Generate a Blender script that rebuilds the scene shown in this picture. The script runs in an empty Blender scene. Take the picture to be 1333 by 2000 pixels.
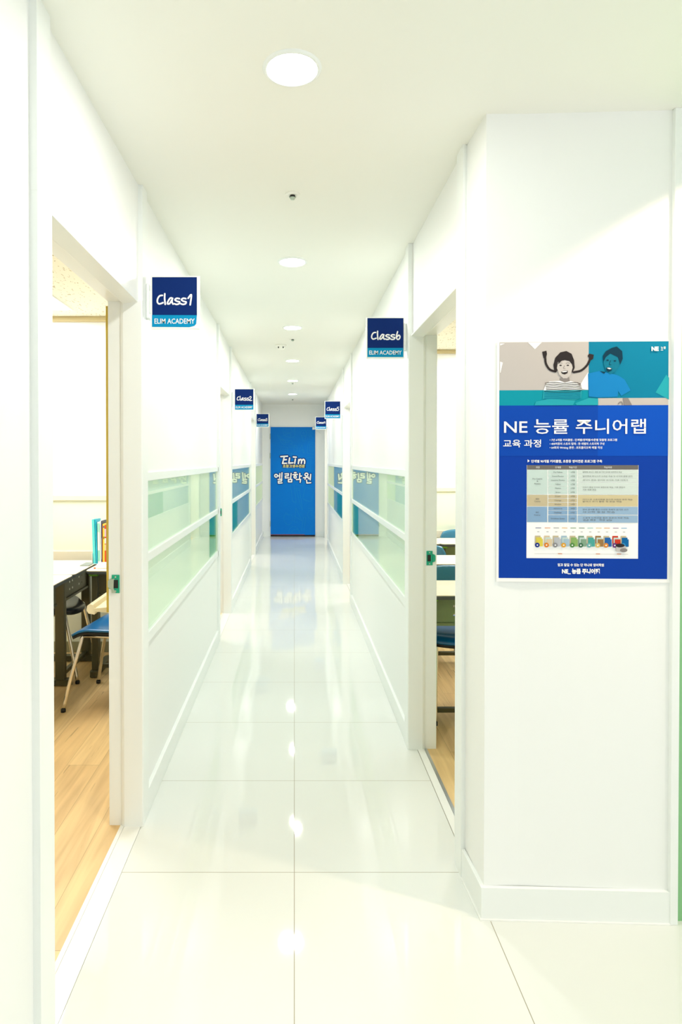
import bpy, bmesh, math, random
from mathutils import Vector, Matrix
PI = math.pi
scene = bpy.context.scene
C = scene.collection
random.seed(7)

# ------------------------------------------------------------------ camera, world, exposure
cam_d = bpy.data.cameras.new('camera')
cam = bpy.data.objects.new('camera', cam_d); C.objects.link(cam)
cam.location = (0, 0, 1.4)
cam.rotation_euler = (PI/2 - 0.0107, 0, 0)
cam_d.sensor_fit = 'VERTICAL'; cam_d.sensor_height = 36.0; cam_d.sensor_width = 24.0
cam_d.lens = 36.0*1200.18/2000.0
cam_d.shift_x = (666.5-575.24)/2000.0
cam_d.shift_y = -(1000.0-913.47)/2000.0
cam_d.clip_start = 0.05; cam_d.clip_end = 100
scene.camera = cam

scene.view_settings.view_transform = 'Standard'
scene.view_settings.look = 'None'
scene.view_settings.exposure = 0.55
scene.view_settings.gamma = 1.0
scene.view_settings.use_curve_mapping = False

W_LOBBY = 1.02         # daylight / lobby light coming in behind the camera
P_DOWN = 6.6            # corridor downlights (W)
P_CLASS = 21.0          # classroom ceiling panels (W)
P_WARM = 46.0           # warm spotlight in the lobby ceiling (W)

world = bpy.data.worlds.new('world'); scene.world = world; world.use_nodes = True
bgn = world.node_tree.nodes['Background']
bgn.inputs[0].default_value = (1.0, 1.0, 0.995, 1); bgn.inputs[1].default_value = W_LOBBY

cy = scene.cycles
cy.use_denoising = True
cy.max_bounces = 12; cy.diffuse_bounces = 8; cy.glossy_bounces = 6
cy.transmission_bounces = 4; cy.transparent_max_bounces = 12
cy.caustics_reflective = False; cy.caustics_refractive = False
cy.sample_clamp_indirect = 6.0

# ------------------------------------------------------------------ materials
def s2l(c):
    return tuple((x/255/12.92 if x/255 <= .04045 else ((x/255+.055)/1.055)**2.4) for x in c)
MATS = {}
def mat(name, rgb, rough=.5, metal=0., spec=.5, lin=False, bump=0, bscale=40, coat=0):
    if name in MATS: return MATS[name]
    m = bpy.data.materials.new(name); m.use_nodes = True
    nt = m.node_tree; b = nt.nodes['Principled BSDF']
    col = rgb if lin else s2l(rgb)
    b.inputs['Base Color'].default_value = (*col, 1)
    b.inputs['Roughness'].default_value = rough; b.inputs['Metallic'].default_value = metal
    b.inputs['Specular IOR Level'].default_value = spec
    if coat: b.inputs['Coat Weight'].default_value = coat; b.inputs['Coat Roughness'].default_value = .08
    if bump:
        tc = nt.nodes.new('ShaderNodeTexCoord'); n = nt.nodes.new('ShaderNodeTexNoise'); bp = nt.nodes.new('ShaderNodeBump')
        n.inputs['Scale'].default_value = bscale; n.inputs['Detail'].default_value = 4
        bp.inputs['Strength'].default_value = bump; bp.inputs['Distance'].default_value = .004
        nt.links.new(tc.outputs['Object'], n.inputs['Vector']); nt.links.new(n.outputs['Fac'], bp.inputs['Height'])
        nt.links.new(bp.outputs['Normal'], b.inputs['Normal'])
    m.diffuse_color = (*col, 1)
    MATS[name] = m
    return m

class NT:
    """tiny node helper"""
    def __init__(s, m): s.t = m.node_tree
    def n(s, typ, **kw):
        x = s.t.nodes.new(typ)
        for k, v in kw.items(): setattr(x, k, v)
        return x
    def l(s, a, b): s.t.links.new(a, b)
    def math(s, op, a, b=None, c=None):
        x = s.n('ShaderNodeMath', operation=op)
        for i, v in enumerate((a, b, c)):
            if v is None: continue
            if isinstance(v, (int, float)): x.inputs[i].default_value = v
            else: s.l(v, x.inputs[i])
        return x.outputs[0]
    def mix(s, fac, a, b):
        x = s.n('ShaderNodeMix', data_type='RGBA')
        if isinstance(fac, (int, float)): x.inputs[0].default_value = fac
        else: s.l(fac, x.inputs[0])
        for i, v in ((6, a), (7, b)):
            if isinstance(v, tuple): x.inputs[i].default_value = (*v, 1)
            else: s.l(v, x.inputs[i])
        return x.outputs[2]

def emit(name, rgb, strength):
    m = bpy.data.materials.new(name); m.use_nodes = True
    b = m.node_tree.nodes['Principled BSDF']
    b.inputs['Base Color'].default_value = (.9, .9, .9, 1)
    b.inputs['Emission Color'].default_value = (*rgb, 1); b.inputs['Emission Strength'].default_value = strength
    MATS[name] = m
    return m

def ink(name, rgb, rough=.55):
    return mat(name, tuple(v*.74 for v in s2l(rgb)), rough, spec=.12, lin=True)
M_WALL = mat('white_wall_paint', (.83, .845, .835), .42, lin=True, bump=.02, bscale=25)
M_TRIM = mat('white_gloss_trim', (.81, .84, .825), .28, lin=True)
M_CEIL = mat('white_ceiling_paint_dim_lit', (.845, .845, .785), .6, lin=True, bump=.03, bscale=12)  # white paint, the yellowish dim of indirect light put into the base colour
M_ENDW = M_WALL

# polished white corridor tiles with thin grout, every tile lying a hair out of level
def tile_floor():
    m = bpy.data.materials.new('polished_white_tile'); m.use_nodes = True
    k = NT(m); b = m.node_tree.nodes['Principled BSDF']
    tc = k.n('ShaderNodeTexCoord'); sp = k.n('ShaderNodeSeparateXYZ'); k.l(tc.outputs['Object'], sp.inputs[0])
    def line(o, off, w):
        a = k.math('FLOORED_MODULO', k.math('ADD', o, .3-off), .598 if off == 0 else .6)
        return k.math('LESS_THAN', k.math('ABSOLUTE', k.math('SUBTRACT', a, .3)), w)
    gx = line(sp.outputs[0], 0.0, .0012); gy = line(sp.outputs[1], .2774, .0012)
    g = k.math('MAXIMUM', gx, gy)
    ix = k.math('FLOOR', k.math('DIVIDE', sp.outputs[0], .599)); iy = k.math('FLOOR', k.math('DIVIDE', k.math('SUBTRACT', sp.outputs[1], .2774), .6))
    cm = k.n('ShaderNodeCombineXYZ'); k.l(ix, cm.inputs[0]); k.l(iy, cm.inputs[1])
    wn = k.n('ShaderNodeTexWhiteNoise', noise_dimensions='3D'); k.l(cm.outputs[0], wn.inputs['Vector'])
    sb = k.n('ShaderNodeVectorMath', operation='SUBTRACT'); k.l(wn.outputs['Color'], sb.inputs[0]); sb.inputs[1].default_value = (.5, .5, .5)
    sc = k.n('ShaderNodeVectorMath', operation='MULTIPLY'); k.l(sb.outputs[0], sc.inputs[0]); sc.inputs[1].default_value = (.022, .010, 0)
    ge = k.n('ShaderNodeNewGeometry')
    ad = k.n('ShaderNodeVectorMath', operation='ADD'); k.l(ge.outputs['Normal'], ad.inputs[0]); k.l(sc.outputs[0], ad.inputs[1])
    nm = k.n('ShaderNodeVectorMath', operation='NORMALIZE'); k.l(ad.outputs[0], nm.inputs[0]); k.l(nm.outputs[0], b.inputs['Normal'])
    k.l(k.mix(g, (.715, .735, .705), (.32, .29, .21)), b.inputs['Base Color'])
    k.l(k.math('MULTIPLY_ADD', g, .5, .035), b.inputs['Roughness'])
    b.inputs['Specular IOR Level'].default_value = .5
    return m
M_TILE = tile_floor()

def wood_floor():
    m = bpy.data.materials.new('light_oak_plank_flooring'); m.use_nodes = True
    k = NT(m); b = m.node_tree.nodes['Principled BSDF']
    tc = k.n('ShaderNodeTexCoord'); sp = k.n('ShaderNodeSeparateXYZ'); k.l(tc.outputs['Object'], sp.inputs[0])
    PW, PL = .15, 1.2
    col = k.math('FLOOR', k.math('DIVIDE', sp.outputs[0], PW))
    fx = k.math('FLOORED_MODULO', sp.outputs[0], PW)
    wn = k.n('ShaderNodeTexWhiteNoise', noise_dimensions='1D'); k.l(col, wn.inputs['W'])
    yo = k.math('MULTIPLY_ADD', wn.outputs['Value'], PL, sp.outputs[1])
    row = k.math('FLOOR', k.math('DIVIDE', yo, PL)); fy = k.math('FLOORED_MODULO', yo, PL)
    seam = k.math('MAXIMUM', k.math('LESS_THAN', fx, .0016), k.math('LESS_THAN', fy, .0020))
    cm = k.n('ShaderNodeCombineXYZ'); k.l(col, cm.inputs[0]); k.l(row, cm.inputs[1])
    w2 = k.n('ShaderNodeTexWhiteNoise', noise_dimensions='3D'); k.l(cm.outputs[0], w2.inputs['Vector'])
    # grain, stretched along the planks and shifted per plank
    mp = k.n('ShaderNodeMapping'); mp.inputs['Scale'].default_value = (26, 1.7, 1); k.l(tc.outputs['Object'], mp.inputs['Vector'])
    off = k.n('ShaderNodeVectorMath', operation='MULTIPLY_ADD'); k.l(w2.outputs['Color'], off.inputs[0]); off.inputs[1].default_value = (30, 30, 30); k.l(mp.outputs[0], off.inputs[2])
    n1 = k.n('ShaderNodeTexNoise'); n1.inputs['Scale'].default_value = 1; n1.inputs['Detail'].default_value = 6; n1.inputs['Distortion'].default_value = .7; k.l(off.outputs[0], n1.inputs['Vector'])
    mp2 = k.n('ShaderNodeVectorMath', operation='MULTIPLY'); k.l(off.outputs[0], mp2.inputs[0]); mp2.inputs[1].default_value = (1.7, 1.0, 1)
    n2 = k.n('ShaderNodeTexNoise'); n2.inputs['Scale'].default_value = 1.1; n2.inputs['Detail'].default_value = 3; k.l(mp2.outputs[0], n2.inputs['Vector'])
    streak = k.math('MULTIPLY', k.math('GREATER_THAN', n2.outputs['Fac'], .655), .42)
    base = k.mix(w2.outputs['Value'], (.74, .50, .22), (.84, .63, .31))
    ramp = k.n('ShaderNodeMapRange'); ramp.inputs[1].default_value = .35; ramp.inputs[2].default_value = .7; k.l(n1.outputs['Fac'], ramp.inputs[0])
    c1 = k.mix(k.math('MULTIPLY', ramp.outputs[0], .75), base, (.54, .35, .15))
    c2 = k.mix(streak, c1, (.20, .11, .04))
    c3 = k.mix(k.math('MULTIPLY', seam, .6), c2, (.22, .13, .05))
    k.l(c3, b.inputs['Base Color'])
    b.inputs['Roughness'].default_value = .38
    return m
M_WOOD = wood_floor()

def acoustic():
    m = bpy.data.materials.new('cream_acoustic_ceiling_tile'); m.use_nodes = True
    k = NT(m); b = m.node_tree.nodes['Principled BSDF']
    tc = k.n('ShaderNodeTexCoord'); sp = k.n('ShaderNodeSeparateXYZ'); k.l(tc.outputs['Object'], sp.inputs[0])
    fx = k.math('FLOORED_MODULO', k.math('ADD', sp.outputs[0], 0.02), .3); fy = k.math('FLOORED_MODULO', k.math('ADD', sp.outputs[1], -.2), .6)
    seam = k.math('MAXIMUM', k.math('LESS_THAN', fx, .002), k.math('LESS_THAN', fy, .002))
    mp = k.n('ShaderNodeMapping'); mp.inputs['Scale'].default_value = (75, 28, 1); mp.inputs['Rotation'].default_value = (0, 0, .35); k.l(tc.outputs['Object'], mp.inputs['Vector'])
    n = k.n('ShaderNodeTexNoise'); n.inputs['Scale'].default_value = 1; n.inputs['Detail'].default_value = 1; k.l(mp.outputs[0], n.inputs['Vector'])
    fl = k.math('GREATER_THAN', n.outputs['Fac'], .675)
    c = k.mix(k.math('MULTIPLY', fl, .75), (.87, .86, .74), (.40, .35, .19))
    k.l(k.mix(k.math('MULTIPLY', seam, .45), c, (.45, .42, .28)), b.inputs['Base Color'])
    b.inputs['Roughness'].default_value = .8
    return m
M_ACOU = acoustic()

def glass_pane():
    m = bpy.data.materials.new('green_tinted_glass'); m.use_nodes = True
    k = NT(m); t = m.node_tree
    t.nodes.remove(t.nodes['Principled BSDF']); out = t.nodes['Material Output']
    tr = k.n('ShaderNodeBsdfTransparent'); tr.inputs[0].default_value = (.97, .995, .975, 1)
    gl = k.n('ShaderNodeBsdfGlossy'); gl.inputs['Roughness'].default_value = 0; gl.inputs['Color'].default_value = (.93, 1, .82, 1)
    fr = k.n('ShaderNodeFresnel'); g_ = k.n('ShaderNodeNewGeometry'); k.l(k.math('MULTIPLY_ADD', g_.outputs['Backfacing'], 1/1.24-1.24, 1.24), fr.inputs[0])
    mx = k.n('ShaderNodeMixShader'); k.l(fr.outputs[0], mx.inputs[0]); k.l(tr.outputs[0], mx.inputs[1]); k.l(gl.outputs[0], mx.inputs[2])
    k.l(mx.outputs[0], out.inputs['Surface'])
    return m
M_GLASS = glass_pane()
M_FILM = mat('pale_green_window_film', (.82, .91, .86), .5, lin=True)
M_DIMROOM = mat('dim_room_green_backing', (.0, .42, .05), .5, lin=True)  # dim classroom behind uncovered glass, put into a backing colour

M_PLATE = mat('grey_zinc_plate', (176, 190, 176), .35, .5)
M_TEAL = mat('green_protective_film', (0, 160, 125), .3)
M_BLACK = mat('matt_black_hole', (12, 14, 12), .6)
M_CHROME = mat('chrome_tube', (.72, .70, .62), .16, 1., lin=True)
M_RUBBER = mat('black_rubber', (24, 24, 22), .6)
M_BLUE = mat('blue_chair_plastic', (0, 100, 160), .28, coat=.3)
M_BLUE_B = mat('blue_chair_back_plastic', (50, 124, 158), .25, coat=.4)
M_UNDER = mat('shaded_seat_underside', (16, 22, 26), .5)  # shading below the seat put into the colour
M_NAVY = mat('black_chair_plastic', (26, 28, 36), .3, coat=.3)
M_LAM = mat('cream_laminate', (.86, .78, .60), .35, lin=True)
M_EDGE = mat('dark_grey_edge_band', (74, 80, 78), .4)
M_STEEL = mat('olive_black_steel', (80, 78, 52), .35, .2)
M_OLIVE = mat('olive_green_steel_panel', (122, 140, 100), .38, .1)
M_LIME = mat('lime_green_plastic', (120, 190, 50), .4)
M_GOLD = mat('gold_aluminium_frame', (196, 170, 70), .35, .3)
M_CREAMP = mat('cream_plastic_tray', (236, 226, 190), .4)
M_WB = mat('whiteboard_enamel', (.86, .87, .86), .15, lin=True)
M_LOW = mat('pale_yellow_green_wall_paint', (.80, .86, .73), .6, lin=True)
M_RAIL = mat('cream_wall_rail', (.82, .77, .62), .5, lin=True)
M_CORN = mat('tan_ceiling_moulding', (.60, .52, .30), .5, lin=True)
M_KICK = mat('olive_grey_skirting', (.30, .30, .18), .5, lin=True)
M_STONE = mat('white_marble_sill', (.82, .83, .80), .12, lin=True)
M_ALU = mat('brushed_aluminium_strip', (.52, .55, .55), .3, .8, lin=True)
M_GREENW = mat('green_wall_paint', (128, 184, 130), .5)
M_LED = emit('downlight_diffuser', (1, .99, .94), 22)
M_PANELLED = emit('fluorescent_panel_diffuser', (1, .99, .95), 6)

# ------------------------------------------------------------------ mesh helpers
class MB:
    def __init__(s): s.bm = bmesh.new(); s.mi = 0
    def _set(s, fs):
        for f in fs: f.material_index = s.mi
    def box(s, x0, x1, y0, y1, z0, z1, bev=0, seg=2):
        v = [s.bm.verts.new(p) for p in ((x0,y0,z0),(x1,y0,z0),(x1,y1,z0),(x0,y1,z0),(x0,y0,z1),(x1,y0,z1),(x1,y1,z1),(x0,y1,z1))]
        fs = [s.bm.faces.new([v[i] for i in q]) for q in ((0,3,2,1),(4,5,6,7),(0,1,5,4),(1,2,6,5),(2,3,7,6),(3,0,4,7))]
        s._set(fs)
        if bev:
            es = list({e for f in fs for e in f.edges})
            r = bmesh.ops.bevel(s.bm, geom=es, offset=bev, segments=seg, affect='EDGES', profile=.5)
            s._set(r['faces'])
        return s
    def prism(s, pts, z0, z1, axis='z'):
        """extrude a 2D outline; axis z: (x,y); axis x: (y,z); axis y: (x,z)"""
        def P(a, b, c): return {'z': (a, b, c), 'x': (c, a, b), 'y': (a, c, b)}[axis]
        lo = [s.bm.verts.new(P(a, b, z0)) for a, b in pts]; hi = [s.bm.verts.new(P(a, b, z1)) for a, b in pts]
        n = len(pts); fs = [s.bm.faces.new(lo[::-1]), s.bm.faces.new(hi)]
        for i in range(n): fs.append(s.bm.faces.new((lo[i], lo[(i+1) % n], hi[(i+1) % n], hi[i])))
        s._set(fs); return s
    def tube(s, pts, r, seg=10, closed=False):
        pts = [Vector(p) for p in pts]; n = len(pts); rings = []
        rr = r if isinstance(r, (list, tuple)) else [r]*n
        ref = None
        for i in range(n):
            t = (pts[min(i+1, n-1)]-pts[max(i-1, 0)]).normalized()
            if ref is None:
                ref = Vector((0, 0, 1)) if abs(t.z) < .9 else Vector((1, 0, 0))
            a = (ref - t*ref.dot(t)).normalized(); b = t.cross(a); ref = a
            rings.append([s.bm.verts.new(pts[i]+(a*math.cos(2*PI*k/seg)+b*math.sin(2*PI*k/seg))*rr[i]) for k in range(seg)])
        fs = []
        for i in range(n-1):
            for k in range(seg):
                f = s.bm.faces.new((rings[i][k], rings[i][(k+1) % seg], rings[i+1][(k+1) % seg], rings[i+1][k])); f.smooth = True; fs.append(f)
        fs.append(s.bm.faces.new(rings[0][::-1])); fs.append(s.bm.faces.new(rings[-1]))
        s._set(fs); return s
    def lathe(s, prof, cx=0, cy=0, seg=32, smooth=True):
        """profile of (r, z); closed at r == 0"""
        rings = []
        for r, z in prof:
            if r < 1e-6: rings.append([s.bm.verts.new((cx, cy, z))])
            else: rings.append([s.bm.verts.new((cx+r*math.cos(2*PI*k/seg), cy+r*math.sin(2*PI*k/seg), z)) for k in range(seg)])
        fs = []
        for a, b in zip(rings, rings[1:]):
            for k in range(seg):
                if len(a) == 1 and len(b) == 1: continue
                if len(a) == 1: f = s.bm.faces.new((a[0], b[k], b[(k+1) % seg]))
                elif len(b) == 1: f = s.bm.faces.new((a[k], b[0], a[(k+1) % seg]))
                else: f = s.bm.faces.new((a[k], b[k], b[(k+1) % seg], a[(k+1) % seg]))
                f.smooth = smooth; fs.append(f)
        s._set(fs); return s
    def build(s, name, m, parent=None, loc=(0, 0, 0), rotz=0, norm=True):
        if norm: bmesh.ops.recalc_face_normals(s.bm, faces=s.bm.faces)
        me = bpy.data.meshes.new(name); s.bm.to_mesh(me); s.bm.free()
        for x in (m if isinstance(m, (list, tuple)) else [m]): me.materials.append(x)
        o = bpy.data.objects.new(name, me); C.objects.link(o)
        o.location = loc; o.rotation_euler = (0, 0, rotz)
        if parent: o.parent = parent
        return o

def thing(name, label, cat, loc=(0, 0, 0), rotz=0, group=None):
    o = bpy.data.objects.new(name, None); C.objects.link(o); o.empty_display_size = .05
    o.location = loc; o.rotation_euler = (0, 0, rotz); o['label'] = label; o['category'] = cat
    if group: o['group'] = group
    return o
def tag(o, label, cat, group=None):
    o['label'] = label; o['category'] = cat
    if group: o['group'] = group
    return o
def struct(o, label=None):
    o['kind'] = 'structure'
    if label: o['label'] = label
    return o
def dup(root, loc, rotz, label, group=None):
    r = root.copy(); C.objects.link(r); r.location = loc; r.rotation_euler = (0, 0, rotz); r['label'] = label
    if group: r['group'] = group
    for ch in list(root.children):
        c = ch.copy(); C.objects.link(c); c.parent = r
        for g in list(ch.children):
            d = g.copy(); C.objects.link(d); d.parent = c
    return r

def catmull(pts, n=6):
    if len(pts) < 3: return list(pts)
    out = []
    P = [pts[0]] + list(pts) + [pts[-1]]
    for i in range(1, len(P)-2):
        p0, p1, p2, p3 = (Vector(q) for q in P[i-1:i+3])
        for k in range(n):
            t = k/n
            out.append(tuple(.5*((2*p1)+(-p0+p2)*t+(2*p0-5*p1+4*p2-p3)*t*t+(-p0+3*p1-3*p2+p3)*t**3)))
    out.append(tuple(pts[-1]))
    return out

class Print:
    """printed matter: flat shapes in the local x/z plane facing -y, each ink layer a hair above the last"""
    DL = .0004
    def __init__(s): s.bm = bmesh.new(); s.mats = []; s.k = 0
    def mi(s, m):
        if m not in s.mats: s.mats.append(m)
        return s.mats.index(m)
    def poly(s, pts, m, layer=0):
        s.k = (s.k+1) % 45; i = s.mi(m); vs = [s.bm.verts.new((u, -layer*s.DL-s.k*7e-6, v)) for u, v in pts]
        try:
            f = s.bm.faces.new(vs); f.material_index = i
            f.normal_update()
            if f.normal.y > 0: f.normal_flip()
        except ValueError: pass
        return s
    def rect(s, u0, u1, v0, v1, m, layer=0): return s.poly(((u0,v0),(u1,v0),(u1,v1),(u0,v1)), m, layer)
    def ell(s, u, v, a, b, m, layer=0, n=24, rot=0):
        c, d = math.cos(rot), math.sin(rot)
        return s.poly([(u+a*math.cos(2*PI*k/n)*c-b*math.sin(2*PI*k/n)*d, v+a*math.cos(2*PI*k/n)*d+b*math.sin(2*PI*k/n)*c) for k in range(n)], m, layer)
    def stroke(s, pts, w, m, layer=0, smooth=True, cap=8):
        if smooth: pts = catmull(pts)
        h = w/2
        L, R = [], []
        n = len(pts)
        P = [Vector((p[0], p[1])) for p in pts]
        for i in range(n-1):
            d = P[i+1]-P[i]
            if d.length < 1e-9: continue
            d.normalize(); q = Vector((-d.y, d.x))*h
            s.poly([tuple(P[i]-q), tuple(P[i+1]-q), tuple(P[i+1]+q), tuple(P[i]+q)], m, layer)
        if cap:
            step = 1 if not smooth else 2
            for i in (range(0, n, step)): s.ell(P[i].x, P[i].y, h, h, m, layer, n=cap)
            s.ell(P[-1].x, P[-1].y, h, h, m, layer, n=cap)
        return s
    def text(s, body, u, v, size, m, layer=0, align='LEFT', sx=1.0, bold=0.0, fit=None, res=2):
        c = bpy.data.curves.new('lettering', 'FONT'); c.body = body; c.size = size; c.resolution_u = res; c.offset = bold
        c.align_x = align
        o = bpy.data.objects.new('lettering', c); C.objects.link(o)
        bpy.context.view_layer.update()
        dg = bpy.context.evaluated_depsgraph_get()
        me = bpy.data.meshes.new_from_object(o.evaluated_get(dg))
        i = s.mi(m)
        if len(me.vertices):
            xs = [w.co.x for w in me.vertices]
            if fit: sx = fit/max(1e-6, max(xs)-min(xs))
            x0 = min(xs) if align == 'LEFT' else 0
            if align == 'CENTER': x0 = (min(xs)+max(xs))/2
            vs = [s.bm.verts.new((u+(w.co.x-x0)*sx, -layer*s.DL-.00035, v+w.co.y)) for w in me.vertices]
            for p in me.polygons:
                try:
                    f = s.bm.faces.new([vs[k] for k in p.vertices]); f.material_index = i; f.normal_update()
                    if f.normal.y > 0: f.normal_flip()
                except ValueError: pass
        bpy.data.objects.remove(o); bpy.data.meshes.remove(me); bpy.data.curves.remove(c)
        return s
    def build(s, name, parent=None, loc=(0, 0, 0), rotz=0):
        me = bpy.data.meshes.new(name); s.bm.to_mesh(me); s.bm.free()
        for x in s.mats: me.materials.append(x)
        o = bpy.data.objects.new(name, me); C.objects.link(o); o.location = loc; o.rotation_euler = (0, 0, rotz)
        if parent: o.parent = parent
        return o

# ------------------------------------------------------------------ dimensions
ZC = 2.4514            # ceiling
LW, LT = -.595, -.578  # left wall face / trim face
LR = -.705             # left wall, classroom side
RW, RT = .565, .550    # right wall face / trim face
RR = .685              # right wall, classroom side
HEAD = 2.010           # underside of the door heads
YE = 11.40             # end wall
XL_OUT, XR_OUT = -3.9, 3.7
LOBBY_Y = -3.0
SILL0, SILL1 = .672, 1.356      # interior window strip

# ------------------------------------------------------------------ structure: floors and ceilings
f = MB(); f.prism([(-.5875, LOBBY_Y), (3.0, LOBBY_Y), (3.0, 1.95), (.598, 1.95), (.598, YE), (-.5875, YE)], -.05, 0)
struct(f.build('floor', M_TILE))
f = MB(); f.box(XL_OUT, -.668, .8, YE, -.05, 0); struct(f.build('floor_left', M_WOOD))
f = MB(); f.box(.646, XR_OUT, 1.95, YE, -.05, 0); struct(f.build('floor_right', M_WOOD))
c = MB(); c.prism([(LR+.05, LOBBY_Y), (3.0, LOBBY_Y), (3.0, 1.95), (RR-.05, 1.95), (RR-.05, YE+.1), (LR+.05, YE+.1)], ZC, ZC+.06)
struct(c.build('ceiling', M_CEIL))
c = MB(); c.box(XL_OUT, LR+.05, .8, YE+.1, ZC, ZC+.06); struct(c.build('ceiling_left', M_ACOU))
c = MB(); c.box(RR-.05, XR_OUT, 1.95, YE+.1, ZC, ZC+.06); struct(c.build('ceiling_right', M_ACOU))

# door openings (y0, y1) and interior window strips (y0, y1)
L_DOORS = [(1.463, 2.35), (4.79, 5.652), (8.26, 9.18)]
R_DOORS = [(2.125, 2.978), (6.06, 6.985), (10.27, 11.19)]
L_WINS = [(2.425, 4.712), (5.727, 8.185), (9.255, 11.36)]
R_WINS = [(3.053, 5.985), (7.06, 10.195)]
PW = .075   # width of the door posts

def long_wall(name, x0, x1, ys, doors, wins):
    """corridor partition with door and window openings"""
    m = MB(); cuts = sorted([(a, b, 'd') for a, b in doors]+[(a, b, 'w') for a, b in wins])
    y = ys[0]
    for a, b, t in cuts:
        if a > y: m.box(x0, x1, y, a, 0, ZC)
        if t == 'd': m.box(x0, x1, a, b, HEAD, ZC)
        else: m.box(x0, x1, a, b, 0, SILL0); m.box(x0, x1, a, b, SILL1, ZC)
        y = b
    if y < ys[1]: m.box(x0, x1, y, ys[1], 0, ZC)
    return struct(m.build(name, M_WALL))
long_wall('wall_left', LR, LW, (LOBBY_Y, YE), L_DOORS, L_WINS)
long_wall('wall_right', RW, RR, (2.978, YE), [d for d in R_DOORS if d[0] > 3], R_WINS)
m = MB(); m.prism([(.582, 1.872), (RR, 1.872), (RR, 2.125), (.572, 2.125)], 0, ZC)
m.box(.574, RR, 2.125, 2.978, HEAD, ZC)
m.prism([(RR, 1.872), (1.136, 1.852), (1.136, 1.95), (RR, 1.95)], 0, ZC)
struct(m.build('wall_poster', M_WALL))
m = MB(); m.box(1.157, 3.0, 1.856, 1.95, 0, ZC); struct(m.build('wall_green', M_GREENW))
m = MB(); m.box(1.134, 1.158, 1.838, 1.95, 0, ZC, .002); struct(m.build('trim_corner', M_TRIM))
m = MB(); m.box(XL_OUT, XR_OUT, YE, YE+.1, 0, ZC); struct(m.build('wall_end', M_ENDW))

# classroom shells
def partition(name, x0, x1, y0, y1):
    """painted partition between classrooms: white upper half, rails, pale lower half"""
    m = MB(); m.box(x0, x1, y0, y1, 0, ZC)
    w = struct(m.build(name, M_WALL)); return w
partition('wall_class_left_near', XL_OUT, LR, .75, .85)
partition('wall_class_left_back', XL_OUT, LR, 4.50, 4.60)
partition('wall_class_left_middle', XL_OUT, LR, 8.02, 8.10)
partition('wall_class_right_near', 1.95, XR_OUT, 1.951, 2.0)
partition('wall_class_right_back', RR, XR_OUT, 5.83, 5.93)
partition('wall_class_right_middle', RR, XR_OUT, 9.0, 9.10)
m = MB(); m.box(XL_OUT-.1, XL_OUT, .75, YE, 0, ZC); struct(m.build('wall_outer_left', M_WALL))
m = MB(); m.box(XR_OUT, XR_OUT+.1, 1.95, YE, 0, ZC); struct(m.build('wall_outer_right', M_WALL))

def back_wall_dress(n, x0, x1, y):
    m = MB(); m.box(x0, x1, y-.006, y-.0005, .075, 1.112); struct(m.build('trim_%d' % n, M_LOW))
    m = MB(); m.box(x0, x1, y-.020, y, 1.112, 1.150, .003); struct(m.build('trim_%d' % (n+1), M_RAIL))
    m = MB(); m.box(x0, x1, y-.014, y-.006, .675, .742, .002); struct(m.build('trim_%d' % (n+2), M_RAIL))
    m = MB(); m.box(x0, x1, y-.030, y, ZC-.036, ZC-.0005, .004); struct(m.build('trim_%d' % (n+3), M_CORN))
    m = MB(); m.box(x0, x1, y-.016, y, 0, .078, .002); struct(m.build('trim_%d' % (n+4), M_KICK))
back_wall_dress(1, XL_OUT, LR, 4.50)
back_wall_dress(6, RR, XR_OUT, 5.83)

# ------------------------------------------------------------------ door frames
ND = [0]
def strike(parent, side, y, x, z, w=.030, h=.070):
    """lock strike with a curved lip, still in its green film"""
    s_ = 1 if side == 'R' else -1
    p = MB(); p.box(x-w*.5, x+w*.5, y-.003, y, z-h/2, z+h/2, .0012)
    # lip towards the classroom
    lip = [(x+s_*w*.5, z-.020), (x+s_*(w*.5+.010), z-.017), (x+s_*(w*.5+.013), z-.010), (x+s_*(w*.5+.013), z+.010), (x+s_*(w*.5+.010), z+.017), (x+s_*w*.5, z+.020)]
    p.prism(lip, y-.005, y-.001, 'y')
    o = p.build('strike_plate', [M_TEAL], parent)
    b = MB(); b.box(x-.009*1-.002*s_, x+.008-.002*s_, y-.0042, y-.0030, z-.016, z+.016, .0006); b.build('latch_hole', M_BLACK, o)
    for dz in (-.027, .027):
        q = MB(); q.tube([(x, y-.0045, z+dz), (x, y-.002, z+dz)], .0032, 10); q.build('screw', M_PLATE, o)
    if side == 'L':
        q = MB(); q.prism([(x+s_*(w*.5+.0135), z-.011), (x+s_*(w*.5+.0135), z+.011), (x+s_*(w*.5+.010), z+.0175), (x+s_*.002, z+.021), (x+s_*.006, z+.016), (x+s_*.007, z-.016), (x-s_*.002, z-.034), (x+s_*w*.48, z-.034), (x+s_*w*.5, z-.0205)], y-.0062, y-.0052, 'y')
        q.build('bare_metal_patch', M_PLATE, o)
    return o

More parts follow.
